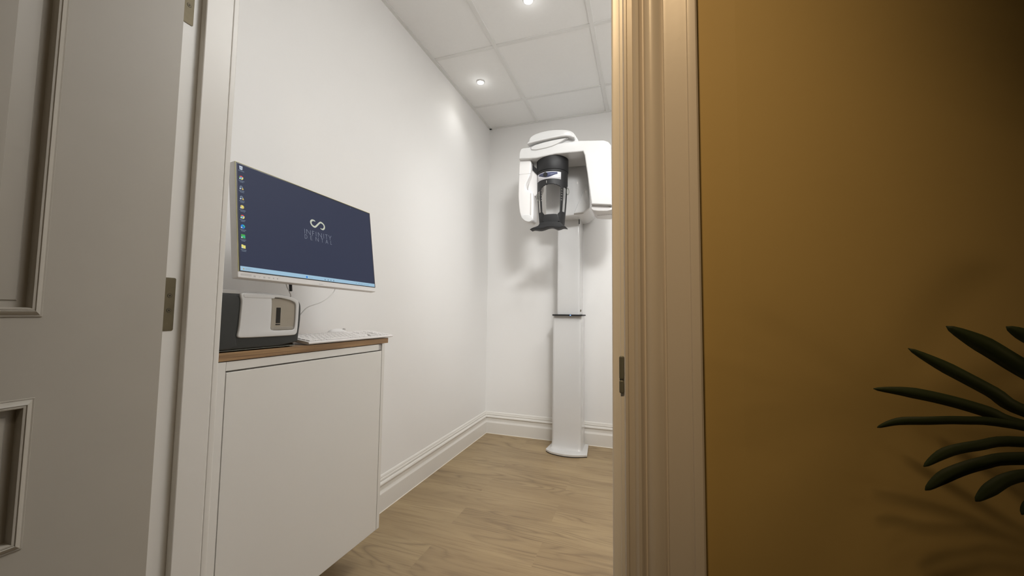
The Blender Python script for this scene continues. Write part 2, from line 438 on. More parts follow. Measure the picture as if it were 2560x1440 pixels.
def architrave(name, face_y, sgn, xl, xr, zt, m, sides='LTR'):
    bm = bmesh.new()
    f = face_y
    if 'R' in sides: prism(bm, AP, lambda q: (xr + q[0], f + sgn * q[1], 0), lambda q: (xr + q[0], f + sgn * q[1], zt + q[0]))
    if 'L' in sides: prism(bm, AP, lambda q: (xl - q[0], f + sgn * q[1], 0), lambda q: (xl - q[0], f + sgn * q[1], zt + q[0]))
    if 'T' in sides: prism(bm, AP, lambda q: (xl - q[0], f + sgn * q[1], zt + q[0]), lambda q: (xr + q[0], f + sgn * q[1], zt + q[0]))
    o = obj(name, bm, m, smooth=True); o.data.set_sharp_from_angle(angle=math.radians(38))
    return struct(o)


architrave('trim_4', YF, -1, OX0 - 0.005, OX1 + 0.005, OZ + 0.005, M['arch'])['label'] = 'moulded architrave around the doorway'
bm = bmesh.new()
for x0, x1 in ((OX0 - 0.075, OX0 + 0.0145), (OX1 - 0.008, OX1 + 0.07)): box(bm, x0, x1, YI, YI + 0.013, 0, OZ + 0.065)
box(bm, OX0 + 0.0145, OX1 - 0.008, YI, YI + 0.013, OZ, OZ + 0.065)
struct(obj('trim_5', bm, M['trim'], bevel=0.002))

# ------------------------------------------------------------------ the door, open at a right angle into the corridor
DX0, DX1, DY1 = 0.3285, 0.372, 0.5095; DY0 = DY1 - 0.926; DZ1 = 2.045
PZ = [(0.17, 0.552), (0.6475, 0.8765), (1.0048, 1.86)]; PY = [(0.010, 0.343), (-0.250, -0.080 + 0.003)]
PY = [(0.090, 0.343), (-0.250, 0.003)]
bm = bmesh.new(); box(bm, DX0, DX1 - 0.009, DY0, DY1, 0.006, DZ1)


def frame_cells(bm):
    ycuts = sorted({DY0, DY1} | {v for p in PY for v in p}); zcuts = sorted({0.006, DZ1} | {v for p in PZ for v in p})
    for i in range(len(ycuts) - 1):
        for j in range(len(zcuts) - 1):
            yc, zc = (ycuts[i] + ycuts[i + 1]) / 2, (zcuts[j] + zcuts[j + 1]) / 2
            if any(a < yc < b for a, b in PY) and any(a < zc < b for a, b in PZ): continue
            v = [bm.verts.new(p) for p in ((DX1, ycuts[i], zcuts[j]), (DX1, ycuts[i + 1], zcuts[j]), (DX1, ycuts[i + 1], zcuts[j + 1]), (DX1, ycuts[i], zcuts[j + 1]))]
            bm.faces.new(v)
    for ya, yb in ((DY0, DY0), (DY1, DY1)):
        pass


frame_cells(bm)
# edges of the face skin
for (y, s) in ((DY0, -1), (DY1, 1)):
    bm.faces.new([bm.verts.new(p) for p in ((DX1 - 0.009, y, 0.006), (DX1, y, 0.006), (DX1, y, DZ1), (DX1 - 0.009, y, DZ1))])
for z in (0.006, DZ1):
    bm.faces.new([bm.verts.new(p) for p in ((DX1 - 0.009, DY0, z), (DX1, DY0, z), (DX1, DY1, z), (DX1 - 0.009, DY1, z))])
bmesh.ops.remove_doubles(bm, verts=bm.verts, dist=1e-5)
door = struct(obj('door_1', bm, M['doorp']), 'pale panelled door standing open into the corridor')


def rect_sweep(bm, prof, y0, y1, z0, z1, x):
    """profile (inset, height) swept round a rectangle in the door face, mitred"""
    rings = []
    for (d, h) in prof:
        rings.append([bm.verts.new((x + h, y, z)) for y, z in ((y0 + d, z0 + d), (y1 - d, z0 + d), (y1 - d, z1 - d), (y0 + d, z1 - d))])
    for a, b in zip(rings[:-1], rings[1:]):
        for k in range(4): bm.faces.new((a[k], a[(k + 1) % 4], b[(k + 1) % 4], b[k]))
    return rings


MP = [(-.0006, 0), (-.0006, .0015), (.0, .0022), (.002, .0018), (.0035, .0035), (.006, .0058), (.0085, .0070), (.0095, .0056), (.0105, .0064), (.0125, .0062), (.014, .003), (.0145, -.009)]
for (y0, y1) in PY:
    for (z0, z1) in PZ:
        bm = bmesh.new(); rect_sweep(bm, MP, y0, y1, z0, z1, DX1)
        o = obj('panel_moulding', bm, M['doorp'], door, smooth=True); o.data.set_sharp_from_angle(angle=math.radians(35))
        bm = bmesh.new()
        r = rect_sweep(bm, [(.0135, -.0085), (.024, -.0085), (.026, -.0065), (.030, -.0062), (.034, -.0055), (.052, -.001), (.0525, 0.0)], y0, y1, z0, z1, DX1)
        bm.faces.new(r[-1])
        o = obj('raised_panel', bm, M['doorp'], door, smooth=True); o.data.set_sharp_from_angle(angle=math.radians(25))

for hz in (0.972, 1.655, 0.20):
    pl = rrect(0.505, 0.5537, hz, hz + 0.1135, 0.0035)
    hg = slab('hinge', pl, 'YZ', OX0 + 0.0002, OX0 + 0.0012, 0.0003, M['brass'], door)
    hg['label'] = 'bronze coloured steel hinge leaf'
    bm = bmesh.new(); cyl(bm, (OX0 - 0.003 + 0.002, 0.494, hz), (0, 0, 1), 0.0055, 0.1135, 16)
    obj('knuckle', bm, M['brass'], hg, smooth=False)
    for (dy, dz) in ((0.5435, 0.0435), (0.5435, 0.075), (0.5285, 0.0185), (0.5285, 0.0985)):
        bm = bmesh.new()
        cyl(bm, (OX0 + 0.0012, dy, hz + dz), (1, 0, 0), 0.0046, 0.00015, 24)
        s = obj('screw', bm, M['dark'], hg)
        bm = bmesh.new(); cyl(bm, (OX0 + 0.0013, dy, hz + dz), (1, 0, 0), 0.0039, 0.00045, 24)
        # cross recess drawn as a dark sunk cross
        o = obj('screw', bm, M['brass'], hg)
        bm = bmesh.new()
        rr = 0.35 + dz * 9
        for a in (rr, rr + PI / 2):
            c, s_ = math.cos(a), math.sin(a); w, l = 0.0006, 0.0024
            v = [bm.verts.new((OX0 + 0.00178, dy + c * p - s_ * q, hz + dz + s_ * p + c * q)) for p, q in ((-l, -w), (l, -w), (l, w), (-l, w))]
            bm.faces.new(v)
        obj('screw', bm, M['dark'], hg)

# latch keep on the right lining: plate with a lip turned over the front edge
kp = struct(bxo('trim_6', (OX1 - 0.0012, OX1, YF + 0.001, YF + 0.03, 0.926, 0.967), M['steel'], bevel=0.0004), 'dark steel latch keep')
slab('keep_lip', rrect(OX1 - 0.0014, OX1 + 0.0045, 0.9405, 0.9688, 0.002), 'XZ', YF - 0.0035, YF + 0.001, 0.0012, M['steel'], kp)
slab('keep_lip', rrect(OX1 - 0.0014, OX1 + 0.0043, 0.9237, 0.9393, 0.002), 'XZ', YF - 0.0035, YF + 0.001, 0.0012, M['steel'], kp)

# ------------------------------------------------------------------ downlights
DL = ['round recessed ceiling downlight nearest the left wall and the back wall', 'round recessed ceiling downlight in the middle tile row at the top of the picture',
      'round recessed ceiling downlight right of the middle, towards the back', 'round recessed ceiling downlight nearest the doorway']
for i, (x, y) in enumerate(DOWNLIGHTS):
    t = tag(empty('ceiling_downlight', (x, y, CEIL)), DL[i], 'ceiling light', 'round recessed downlights in the tile ceiling')
    bm = bmesh.new()
    pr = [(.021, .0), (.023, -.0035), (.027, -.003), (.029, .0), (.029, .006), (.021, .006)]
    n = 40
    rg = [[bm.verts.new((r * math.cos(2 * PI * k / n), r * math.sin(2 * PI * k / n), z)) for k in range(n)] for r, z in pr]
    for a in range(len(pr)):
        for k in range(n): bm.faces.new((rg[a][k], rg[a][(k + 1) % n], rg[(a + 1) % len(pr)][(k + 1) % n], rg[(a + 1) % len(pr)][k]))
    obj('trim_ring', bm, M['satin'], t, smooth=True)
    bm = bmesh.new(); cyl(bm, (0, 0, -0.001), (0, 0, 1), 0.0208, 0.005, 40)
    obj('lens', bm, M['lens'], t)

for (x, y, p), lab in zip(FILL_PANELS, ('added square fill light panel near the doorway', 'added fill light panel by the right wall, halfway to the back')):
    hw = 0.255
    t = tag(empty('fill_panel', (x, y, CEIL)), lab, 'ceiling light')  # added out of view as fill light
    bm = bmesh.new(); box(bm, -hw - .02, hw + .02, -hw - .02, hw + .02, -.003, .004); obj('frame', bm, M['satin'], t)
    bm = bmesh.new(); box(bm, -hw, hw, -hw, hw, -.005, -.002); obj('diffuser', bm, M['panel'], t)

# ------------------------------------------------------------------ cabinet and worktop
XF = 0.276
cab = tag(empty('wall_cabinet', (0.138, 0.99, 0.154)), 'long white handleless base cabinet under the wooden worktop against the left wall', 'cabinet')
off = Vector((-0.138, -0.99, -0.154))


def part(name, b, m, parent=cab, o=off, bevel=0.0008, seg=2):
    x0, x1, y0, y1, z0, z1 = b
    return bxo(name, (x0 + o.x, x1 + o.x, y0 + o.y, y1 + o.y, z0 + o.z, z1 + o.z), m, parent, bevel, seg)


part('carcass', (0.022, XF - 0.021, 0.655, 1.328, 0.158, 0.880), M['cab'])
part('end_panel', (0.022, XF, 1.3285, 1.3455, 0.154, 0.8845), M['cab'])
part('filler_panel', (XF - 0.03, XF, 0.6445, 0.7062, 0.154, 0.8845), M['cab'])
part('handle_rail', (XF - 0.0205, XF - 0.0025, 0.7082, 1.3105, 0.861, 0.8845), M['cab'])
part('rail_cap', (XF - 0.02, XF - 0.006, 1.3115, 1.328, 0.861, 0.8845), M['grey'])
part('cabinet_door', (XF - 0.019, XF, 0.7082, 1.3265, 0.1545, 0.8568), M['cab'], bevel=0.0012)
part('plinth', (0.02, 0.085, 0.655, 1.335, 0.0, 0.158), M['cab'])
wt = bxo('worktop', (0.002, XF + 0.0005, 0.6455, 1.3655, 0.8865, 0.9075), M['oak'], bevel=0.0008)
tag(wt, 'brown oak effect worktop on the white cabinet', 'worktop')

# ------------------------------------------------------------------ monitor
mo = Vector((.2851, .9708, 1.2599))
ar, au, an = Vector((0.00522395, 0.99983816, -0.01721502)), Vector((-0.14501664, 0.01779073, 0.98926926)), Vector((0.98941543, -0.00267143, 0.14508611))
mon = tag(empty('monitor'), 'white framed computer monitor showing a navy desktop, fixed above the worktop', 'monitor')
mon.matrix_world = Matrix(((ar.x, au.x, an.x, mo.x), (ar.y, au.y, an.y, mo.y), (ar.z, au.z, an.z, mo.z), (0, 0, 0, 1)))
# local axes: x right, y up, z out of the screen
slab('housing', rrect(-.2665, .2665, -.1655, .1505, .003), 'XY', -.0235, -.0006, .0022, M['satin'], mon)
slab('rear_cover', rrect(-.14, .14, -.12, .09, .02), 'XY', -.045, -.0225, .008, M['satin'], mon)
sb = slab('screen', rrect(-.2642, .2642, -.1488, .1485, .001), 'XY', -.001, .0004, .0002, M['screenblack'], mon)
bm = bmesh.new(); box(bm, -.2602, .2602, -.1466, .1452, .0004, .0006); obj('display_panel', bm, M['navy'], sb)
bm = bmesh.new(); box(bm, -.2652, -.2640, -.1490, .1490, -.0006, .0006); box(bm, -.2640, .2652, .1482, .1492, -.0006, .0006); obj('screen_rim', bm, M['rim'], sb)
bm = bmesh.new(); box(bm, -.2602, .2602, -.1466, -.1348, .0006, .0008); obj('taskbar', bm, M['bar'], sb)
ZS = .0009


def flat(polys, m, name, parent=sb, z=ZS):
    bm = bmesh.new()
    for p in polys:
        bm.faces.new([bm.verts.new((x, y, z)) for x, y in p])
    return obj(name, bm, m, parent)


def circ(cx, cy, r, n=16, a0=0, a1=360):
    return [(cx + r * math.cos(math.radians(a0 + (a1 - a0) * k / (n if a1 - a0 >= 360 else n - 1))), cy + r * math.sin(math.radians(a0 + (a1 - a0) * k / (n if a1 - a0 >= 360 else n - 1)))) for k in range(n)]


def sector(cx, cy, r, a0, a1): return [(cx, cy)] + circ(cx, cy, r, 9, a0, a1)


def rect(x0, x1, y0, y1): return [(x0, y0), (x1, y0), (x1, y1), (x0, y1)]


# logo
LG = [(-.0095, .0497), (-.0204, .0517), (-.0283, .0467), (-.0305, .0388), (-.0256, .0299), (-.0178, .0253), (-.0101, .0245), (-.0029, .0307), (.0106, .0453), (.0153, .0464), (.0232, .0436), (.0262, .0367), (.0222, .0300), (.0163, .0276), (.0092, .0299), (.0138, .0252), (.0218, .0238), (.0287, .0286), (.031, .0378), (.028, .0448), (.0214, .0498), (.0123, .0523), (.005, .0467), (-.0084, .0331), (-.013, .0297), (-.0222, .0330), (-.0250, .0393), (-.0219, .0447), (-.014, .0473), (-.0090, .0450)]
slab('logo_mark', chaikin(LG, 2), 'XY', .0006, .0010, 0.0, M['logo'], sb, smooth=False)
bm = bmesh.new()


def stroke(bm, p, q, w, z=ZS):
    p, q = Vector(p), Vector(q); d = (q - p).normalized(); n = Vector((-d.y, d.x)) * w / 2
    bm.faces.new([bm.verts.new((*v, z)) for v in (p - n, q - n, q + n, p + n)])


def letter(c, x0, x1, y0, y1, w):
    X = lambda a: x0 + (x1 - x0) * a
    Y = lambda a: y0 + (y1 - y0) * a
    S = {'I': [((.5, 0), (.5, 1))], 'N': [((0, 0), (0, 1)), ((0, 1), (1, 0)), ((1, 0), (1, 1))], 'F': [((0, 0), (0, 1)), ((0, .96), (1, .96)), ((0, .52), (.85, .52))],
         'T': [((.5, 0), (.5, 1)), ((0, .96), (1, .96))], 'Y': [((.5, 0), (.5, .45)), ((.5, .45), (0, 1)), ((.5, .45), (1, 1))],
         'E': [((0, 0), (0, 1)), ((0, .96), (1, .96)), ((0, .5), (.85, .5)), ((0, .04), (1, .04))], 'A': [((0, 0), (.5, 1)), ((.5, 1), (1, 0)), ((.2, .35), (.8, .35))],
         'L': [((0, 0), (0, 1)), ((0, .04), (1, .04))],
         'D': [((0, 0), (0, 1)), ((0, .96), (.5, .96)), ((.5, .96), (.85, .8)), ((.85, .8), (1, .5)), ((1, .5), (.85, .2)), ((.85, .2), (.5, .04)), ((.5, .04), (0, .04))]}[c]
    for k, (a, b) in enumerate(S): stroke(bm, (X(a[0]), Y(a[1])), (X(b[0]), Y(b[1])), w, ZS + k * 1e-5)


for c, a, b in (('I', -.0538, -.0522), ('N', -.0455, -.0310), ('F', -.0230, -.0160), ('I', -.0096, -.0080), ('N', -.0002, .0141), ('I', .0220, .0236), ('T', .0290, .0395), ('Y', .0436, .0555)):
    letter(c, a, b, -.0034, .0121, .0012)
for c, a, b in (('D', -.0532, -.0446), ('E', -.0312, -.0248), ('N', -.0108, -.0002), ('T', .0110, .0196), ('A', .0298, .0396), ('L', .0512, .0562)):
    letter(c, a, b, -.0192, -.0058, .0010)
obj('logo_lettering', bm, M['text'], sb)

IC = [(-.2501, y) for y in (.1357, .1076, .0794, .0511, .0261, -.001, -.0277, -.0546, -.0818)]


def icon(i, pieces):
    x, y = IC[i]
    me = bpy.data.meshes.new('desktop_icon'); bm = bmesh.new(); mats = []
    for k, (poly, m) in enumerate(pieces):
        if m not in mats: mats.append(m)
        f = bm.faces.new([bm.verts.new((x + px, y + py, ZS + k * 1e-5)) for px, py in poly]); f.material_index = mats.index(m)
    # two short lines of tiny caption marks, too small to read in the photograph
    if M['ic_grey'] not in mats: mats.append(M['ic_grey'])
    rnd = random.Random(i)
    rows = 1 if i == 0 else 2
    for r in range(rows):
        xx = -.0075 + r * .0025
        while xx < .0075 - r * .0025:
            w = rnd.uniform(.0008, .0022)
            f = bm.faces.new([bm.verts.new((x + px, y + py, ZS)) for px, py in rect(xx, xx + w, -.0098 - r * .0034, -.0082 - r * .0034)])
            f.material_index = mats.index(M['ic_grey']); xx += w + .0005
    bm.to_mesh(me); bm.free()
    for m in mats: me.materials.append(m)
    o = bpy.data.objects.new('desktop_icon', me); COL.objects.link(o); o.parent = sb


corner = (rect(-.0055, -.0020, -.0050, -.0015), M['ic_white'])
browser = [(sector(0, 0, .0055, 30, 150), M['ic_red']), (sector(0, 0, .0055, 150, 270), M['ic_green']), (sector(0, 0, .0055, 270, 390), M['ic_yellow']), (circ(0, 0, .0027), M['ic_white']), (circ(0, 0, .0021), M['ic_blue']), corner]
icon(0, [([(-.0045, .005), (.0045, .005), (.0036, -.0055), (-.0036, -.0055)], M['ic_white']), (circ(0, -.0005, .002, 6), M['ic_grey'])])
icon(1, browser)
cog = [(circ(-.001, .0015, .004, 10), M['ic_grey']), (circ(-.001, .0015, .0018, 10), M['navy']), ([(0, -.005), (.0055, -.005), (.0035, .0015)], M['ic_gold']), corner]
icon(2, cog); icon(3, cog)
icon(4, [(circ(0, 0, .0052), M['ic_gold']), (circ(.0008, .0005, .0028, 10), M['ic_yellow']), corner])
icon(5, browser)
icon(6, [(circ(0, 0, .0056), M['ic_blue']), (sector(.0005, 0, .0053, -20, 100), M['ic_teal']), (circ(.001, -.0008, .0018), M['ic_dark']), corner])
icon(7, [(rect(-.0055, .0055, -.005, .0055), M['ic_green']), ([(-.004, .0005), (.0055, -.0035), (.0055, .0015)], M['ic_teal']), corner])
icon(8, [([(-.0055, .005), (-.001, .005), (0, .0035), (.0055, .0035), (.0055, -.005), (-.0055, -.005)], M['ic_yellow']), corner])
# taskbar marks
flat([circ(-.2515, -.1418, .0018, 10)], M['ic_gold'], 'taskbar_icon'); flat([circ(-.2515, -.1418, .0009, 8)], M['ic_dark'], 'taskbar_icon', z=ZS + 2e-5)
flat([rect(-.247 + k * .0022, -.2454 + k * .0022, -.1404, -.1396) for k in range(9)] + [rect(-.247 + k * .0022, -.2454 + k * .0022, -.1430, -.1423) for k in range(6)], M['ic_grey'], 'taskbar_icon')
flat([circ(-.0537, -.1420, .0033, 12)], M['ic_blue'], 'taskbar_icon')
flat([circ(-.0455, -.1420, .0008, 8)] + [rect(-.0435 + k * .0022, -.042 + k * .0022, -.1423, -.1417) for k in range(6)], M['ic_grey'], 'taskbar_icon')
for px in (.018, .0306, .0425, .0542): flat([[(px - .0018, -.1445), (px + .0016, -.1445), (px + .0006, -.1408), (px - .0010, -.1405)]], M['ic_dark'], 'taskbar_icon')
for px in (.1604, .1731, .1790, .1862, .1920, .2022, .212, .222): flat([rect(px - .001, px + .0012, -.1432, -.1414)], M['ic_dark'], 'taskbar_icon')
flat([[(.1572, .1405), (.1592, .1388), (.1578, .1378)]], M['ic_white'], 'mouse_pointer')
# printed marks on the chin (faint, illegible spec strip and maker's mark)
ch = []
for r in range(2):
    for k in range(9): ch.append(rect(-.2585 + k * .0032, -.2563 + k * .0032, -.1560 - r * .0030, -.1545 - r * .0030))
for px in (-.2214, -.1937): ch += [rect(px - .0028, px + .0028, -.1560, -.1555), rect(px - .0028, px + .0028, -.1605, -.1600), rect(px - .0028, px - .0022, -.1600, -.1560), rect(px + .0022, px + .0028, -.1600, -.1560), rect(px - .0015, px + .0015, -.1590, -.1570)]
ch += [[(-.2105, -.1580), (-.2085, -.1595), (-.2045, -.1565), (-.2050, -.1560), (-.2085, -.1586), (-.2100, -.1575)]]
for px in (-.1797,): ch += [rect(px - .0035, px + .0035, -.1580, -.1568), rect(px - .0015, px + .0015, -.1590, -.1580)]
for px in (-.1661, -.1536): ch += [circ(px, -.1578, .0018, 8)]
flat(ch, M['printed'], 'printed_icons', mon, -.00055)
flat([rect(-.0065 + k * .0030, -.0045 + k * .0030, -.1603, -.1590 + (.0008 if k in (0, 3) else 0)) for k in range(6)], M['printed'], 'printed_mark', mon, -.00055)
bm = bmesh.new(); box(bm, -.0905, -.0835, -.184, -.160, -.032, -.026); obj('control_stick', bm, M['black'], mon, bevel=0.001)
# wall arm
ma = tag(empty('wall_bracket', (0.0, 0.99, 1.24)), 'white monitor bracket fixed to the left wall behind the monitor', 'bracket')
slab('wall_plate', rrect(-.05, .05, -.06, .06, .006), 'YZ', 0.0, 0.012, .002, M['satin'], ma)
bm = bmesh.new(); tube(bm, [(0.010, 0, 0), (0.13, 0.0, 0.0), (0.235, 0.0, 0.005)], 0.018, 14); obj('arm', bm, M['satin'], ma, smooth=True)


def cable(name, pts, r, label):
    cu = []
    P = [Vector(p) for p in pts]
    for i in range(len(P) - 1):
        p0, p1, p2, p3 = P[max(i - 1, 0)], P[i], P[i + 1], P[min(i + 2, len(P) - 1)]
        for k in range(6):
            t = k / 6
            cu.append(0.5 * ((2 * p1) + (-p0 + p2) * t + (2 * p0 - 5 * p1 + 4 * p2 - p3) * t * t + (-p0 + 3 * p1 - 3 * p2 + p3) * t ** 3))
    cu.append(P[-1]); bm = bmesh.new(); tube(bm, cu, r, 8)
    return tag(obj(name, bm, M['cable'], smooth=True), label, 'cable')


cable('power_cable', [(.22, 1.10, 1.19), (.12, 1.225, 1.125), (.1, 1.2445, 1.0978), (.1, 1.2126, 1.0674), (.1, 1.1737, 1.0474), (.1, 1.1182, 1.0295), (.1, 1.0850, 1.0000), (.09, 1.04, .93), (.08, 1.00, .911)], .0017, 'thin white cable sagging from the right half of the monitor to behind the scanner')
cable('video_cable', [(.2, .962, 1.15), (.16, .972, 1.115), (.15, .9805, 1.099), (.15, .9924, 1.0794), (.14, 1.0059, 1.0637), (.11, 1.015, 1.02), (.07, 1.0, .911)], .0020, 'thin white cable dropping from the middle of the monitor behind the scanner')

# ------------------------------------------------------------------ plate scanner on the worktop
ZT = 0.9077
scn = tag(empty('dental_plate_scanner', (0.17, 0.80, ZT)), 'white and charcoal desktop scanner with a clear window, on the worktop left of the keyboard', 'scanner')
so = Vector((-0.17, -0.80, -ZT))


def S(o):
    o.location = so; o.parent = scn; return o


shell = [(.652, .9135), (.9255, .9125), (.9285, .948), (.9322, .979), (.9328, 1.0176), (.9308, 1.0365), (.9235, 1.0475), (.9090, 1.0530), (.880, 1.0570), (.80, 1.0600), (.70, 1.0610), (.652, 1.0610)]
S(slab('shell', chaikin(shell, 1), 'YZ', 0.05, 0.2695, 0.004, M['char']))
side = [(.652, .9135), (.7375, .9135), (.732, .945), (.7345, .966), (.7385, 1.030), (.7385, 1.0440), (.7315, 1.0555), (.7140, 1.0600), (.652, 1.0625)]
S(slab('end_cap', chaikin(side, 1), 'YZ', 0.06, 0.2705, 0.004, M['char']))
front = [(.7345, 1.0560), (.7392, 1.0440), (.7392, 1.0300), (.7365, .9660), (.7325, .9500), (.7365, .9445), (.7450, .9430), (.8192, .9420), (.9030, .9418), (.9145, .9445), (.9190, .9545), (.9212, 1.0361), (.9180, 1.0465), (.9060, 1.0545), (.8775, 1.0612), (.8279, 1.0640), (.7679, 1.0640), (.7385, 1.0630)]
win = [(.8250, 1.0535), (.8284, 1.0413), (.8279, .9809), (.8272, .9652), (.8310, .9592), (.8900, .9588), (.9035, .9592), (.9078, .9660), (.9085, 1.0343), (.9045, 1.0410), (.8930, 1.0465), (.8782, 1.0495), (.8526, 1.0540)]
S(slab('front_cover', [chaikin(front, 2), chaikin(win, 2)], 'YZ', 0.262, 0.2750, 0.003, M['gloss']))
lid = [(.652, 1.058), (.76, 1.0585), (.86, 1.0575), (.898, 1.0535), (.9085, 1.0500), (.9095, 1.0545), (.8756, 1.0645), (.8266, 1.0670), (.7503, 1.0690), (.7072, 1.0715), (.652, 1.0725)]
S(slab('lid', chaikin(lid, 1), 'YZ', 0.045, 0.2675, 0.004, M['gloss']))
S(slab('lid_rim', rrect(.742, .836, 1.0505, 1.0625, .0055), 'YZ', 0.270, 0.2758, 0.002, M['gloss']))
# recess behind the window
bm = bmesh.new()
box(bm, 0.2690, 0.2698, .822, .911, .956, 1.052)
S(obj('window_recess', bm, M['beige']))
S(slab('plate_slot', rrect(.8460, .8600, .9800, 1.0255, .0008), 'YZ', 0.2698, 0.2706, .0003, M['dark']))
S(slab('slot_sill', rrect(.8455, .8600, .9745, .9775, .0008), 'YZ', 0.2698, 0.2710, .0003, M['black']))
S(slab('tray', rrect(.829, .905, .9605, .9690, .002), 'YZ', 0.2698, 0.2718, .0008, M['grey']))
S(slab('clear_cover', chaikin([(a + (-.0012 if a > .86 else .0012) * -1 * -1, b) for a, b in win], 2), 'YZ', 0.2725, 0.2738, .0003, M['clear']))
S(slab('base_strip', rrect(.655, .9160, .9108, .9124, .0006), 'YZ', 0.06, 0.2690, .0004, M['steel']))
for yy in (.672, .905):
    for xx in (.08, .25):
        bm = bmesh.new(); cyl(bm, (xx, yy, ZT), (0, 0, 1), .007, .0045, 16); S(obj('foot', bm, M['black']))

# ------------------------------------------------------------------ keyboard and mouse
kb = tag(empty('keyboard', (0.281, 1.1735, 0.9079)), 'slim white keyboard lying along the front edge of the worktop', 'keyboard')
kb.rotation_euler = (0, math.radians(7.0), PI * 0)
KL, KD = 0.433, 0.125   # along y, back towards the wall (-x)
bm = bmesh.new()
prism(bm, [(0.000, 0.003), (0.000, 0.0085), (-0.006, 0.0102), (-KD + .004, 0.0115), (-KD, 0.009), (-KD, 0.001), (-KD + .004, 0.0), (-0.008, 0.0005)], lambda p: (p[0], -KL / 2, p[1]), lambda p: (p[0], KL / 2, p[1]))
obj('case', bm, M['key'], kb, bevel=0.0016, seg=3)
kme = None
rows = [(-.0165, [(1.25, 3), (5.8, 1), (1.25, 4)]), (-.0355, [(2.2, 1), (1, 10), (2.6, 1)]), (-.0545, [(1.8, 1), (1, 11), (2.1, 1)]), (-.0735, [(1.5, 1), (1, 12), (1.5, 1)]), (-.0925, [(1, 13), (2, 1)]), (-.1110, [(1, 14)])]
U = 0.0192
keyset = {}


def key(w, x, y, h=.0135):
    k = round(w, 2)
    if k not in keyset:
        bm = bmesh.new(); ww = U * w - .0022; dd = .0166 if h else 0
        v = box(bm, -.0083, .0083, -ww / 2, ww / 2, 0, .0024)
        for q in v[4:]: q.co.x *= .93; q.co.y *= (ww - .0012) / ww
        me = bpy.data.meshes.new('key'); bmesh.ops.recalc_face_normals(bm, faces=bm.faces); bm.to_mesh(me); bm.free(); me.materials.append(M['key']); keyset[k] = me
    o = bpy.data.objects.new('key', keyset[k]); COL.objects.link(o); o.parent = kb; o.location = (x, y, .0109 + abs(x) * .008)


for x, spec in rows:
    y = -KL / 2 + .008
    for w, n in spec:
        for _ in range(n): key(w, x, y + U * w / 2); y += U * w
y0 = -KL / 2 + .008 + 15 * U + .006
for (x, ws) in ((-.0165, (0, 1, 2)), (-.0355, (1,)), (-.0735, (0, 1, 2)), (-.0925, (0, 1, 2))):
    for k in ws: key(1, x, y0 + U * (k + .5))
y0 += 3 * U + .005
for x in (-.0165, -.0355, -.0545, -.0735, -.0925):
    for k in range(3): key(1, x, y0 + U * (k + .5))
bm = bmesh.new()
for y, x in ((-.185, -.0165), (-.161, -.0165), (-.137, -.0165), (-.113, -.0165), (.06, -.0165), (.084, -.0165), (.11, -.0165), (.135, -.0165), (.105, -.05), (.12, -.055), (.15, -.055), (.165, -.0165)):
    bm.faces.new([bm.verts.new((x + a, y + b, .0136 + abs(x) * .008)) for a, b in ((-.0016, -.0016), (.0016, -.0016), (.0016, .0016), (-.0016, .0016))])
lg = obj('key_legends', bm, M['dark'], kb); lg['kind'] = 'stuff'
for yy in (-.19, .19):
    bm = bmesh.new(); box(bm, -KD + .006, -KD + .016, yy - .012, yy + .012, -.0145, .002); obj('foot', bm, M['grey'], kb)

ms = tag(empty('computer_mouse', (.085, 1.288, ZT)), 'white computer mouse lying behind the keyboard near the left wall', 'mouse')
bm = bmesh.new(); bmesh.ops.create_uvsphere(bm, u_segments=28, v_segments=16, radius=1)
for v in bm.verts:
    x, y, z = v.co
    k = 1 - 0.12 * max(0, y)
    v.co = (x * .030 * k, y * .056, (z * .030 if z > 0 else z * .006) * (1 - 0.18 * y) + .0062)
obj('body', bm, M['satin'], ms, smooth=True)
bm = bmesh.new(); cyl(bm, (-.003, .034, .0300), (1, 0, 0), .006, .006, 20); obj('scroll_wheel', bm, M['grey'], ms)

# ------------------------------------------------------------------ dental scanner on its column
dx = tag(empty('dental_xray_machine', (0.745, 2.95, 0)), 'tall white dental x-ray machine on a column against the back wall, with black head support', 'x-ray machine')
mo2 = Vector((-0.745, -2.95, 0))


def D(o, p=None):
    if p is None: o.location = mo2; o.parent = dx
    else: o.parent = p
    return o


plate = [(.594, 2.836), (.625, 2.802), (.680, 2.780), (.7576, 2.770), (.830, 2.785), (.8985, 2.8213), (.8783, 3.045), (.611, 3.045)]
plate = [(.594, 2.836)] + chaikin(plate[0:6], 2, False)[1:-1] + [(.8985, 2.8213), (.8783, 3.045), (.611, 3.045)]
bs = D(slab('base_plate', plate, 'XY', 0.005, 0.021, 0.003, M['gloss']))
pl2 = [(x * .99 + .0075, y * .99 + 0.0285) for x, y in plate]
D(slab('base_pad', pl2, 'XY', 0.0, 0.005, 0.0005, M['black']), bs)
bm = bmesh.new(); cyl(bm, (.753, 2.806, .0210), (0, 0, 1), .004, .0004, 16); D(obj('screw', bm, M['grey']), bs)
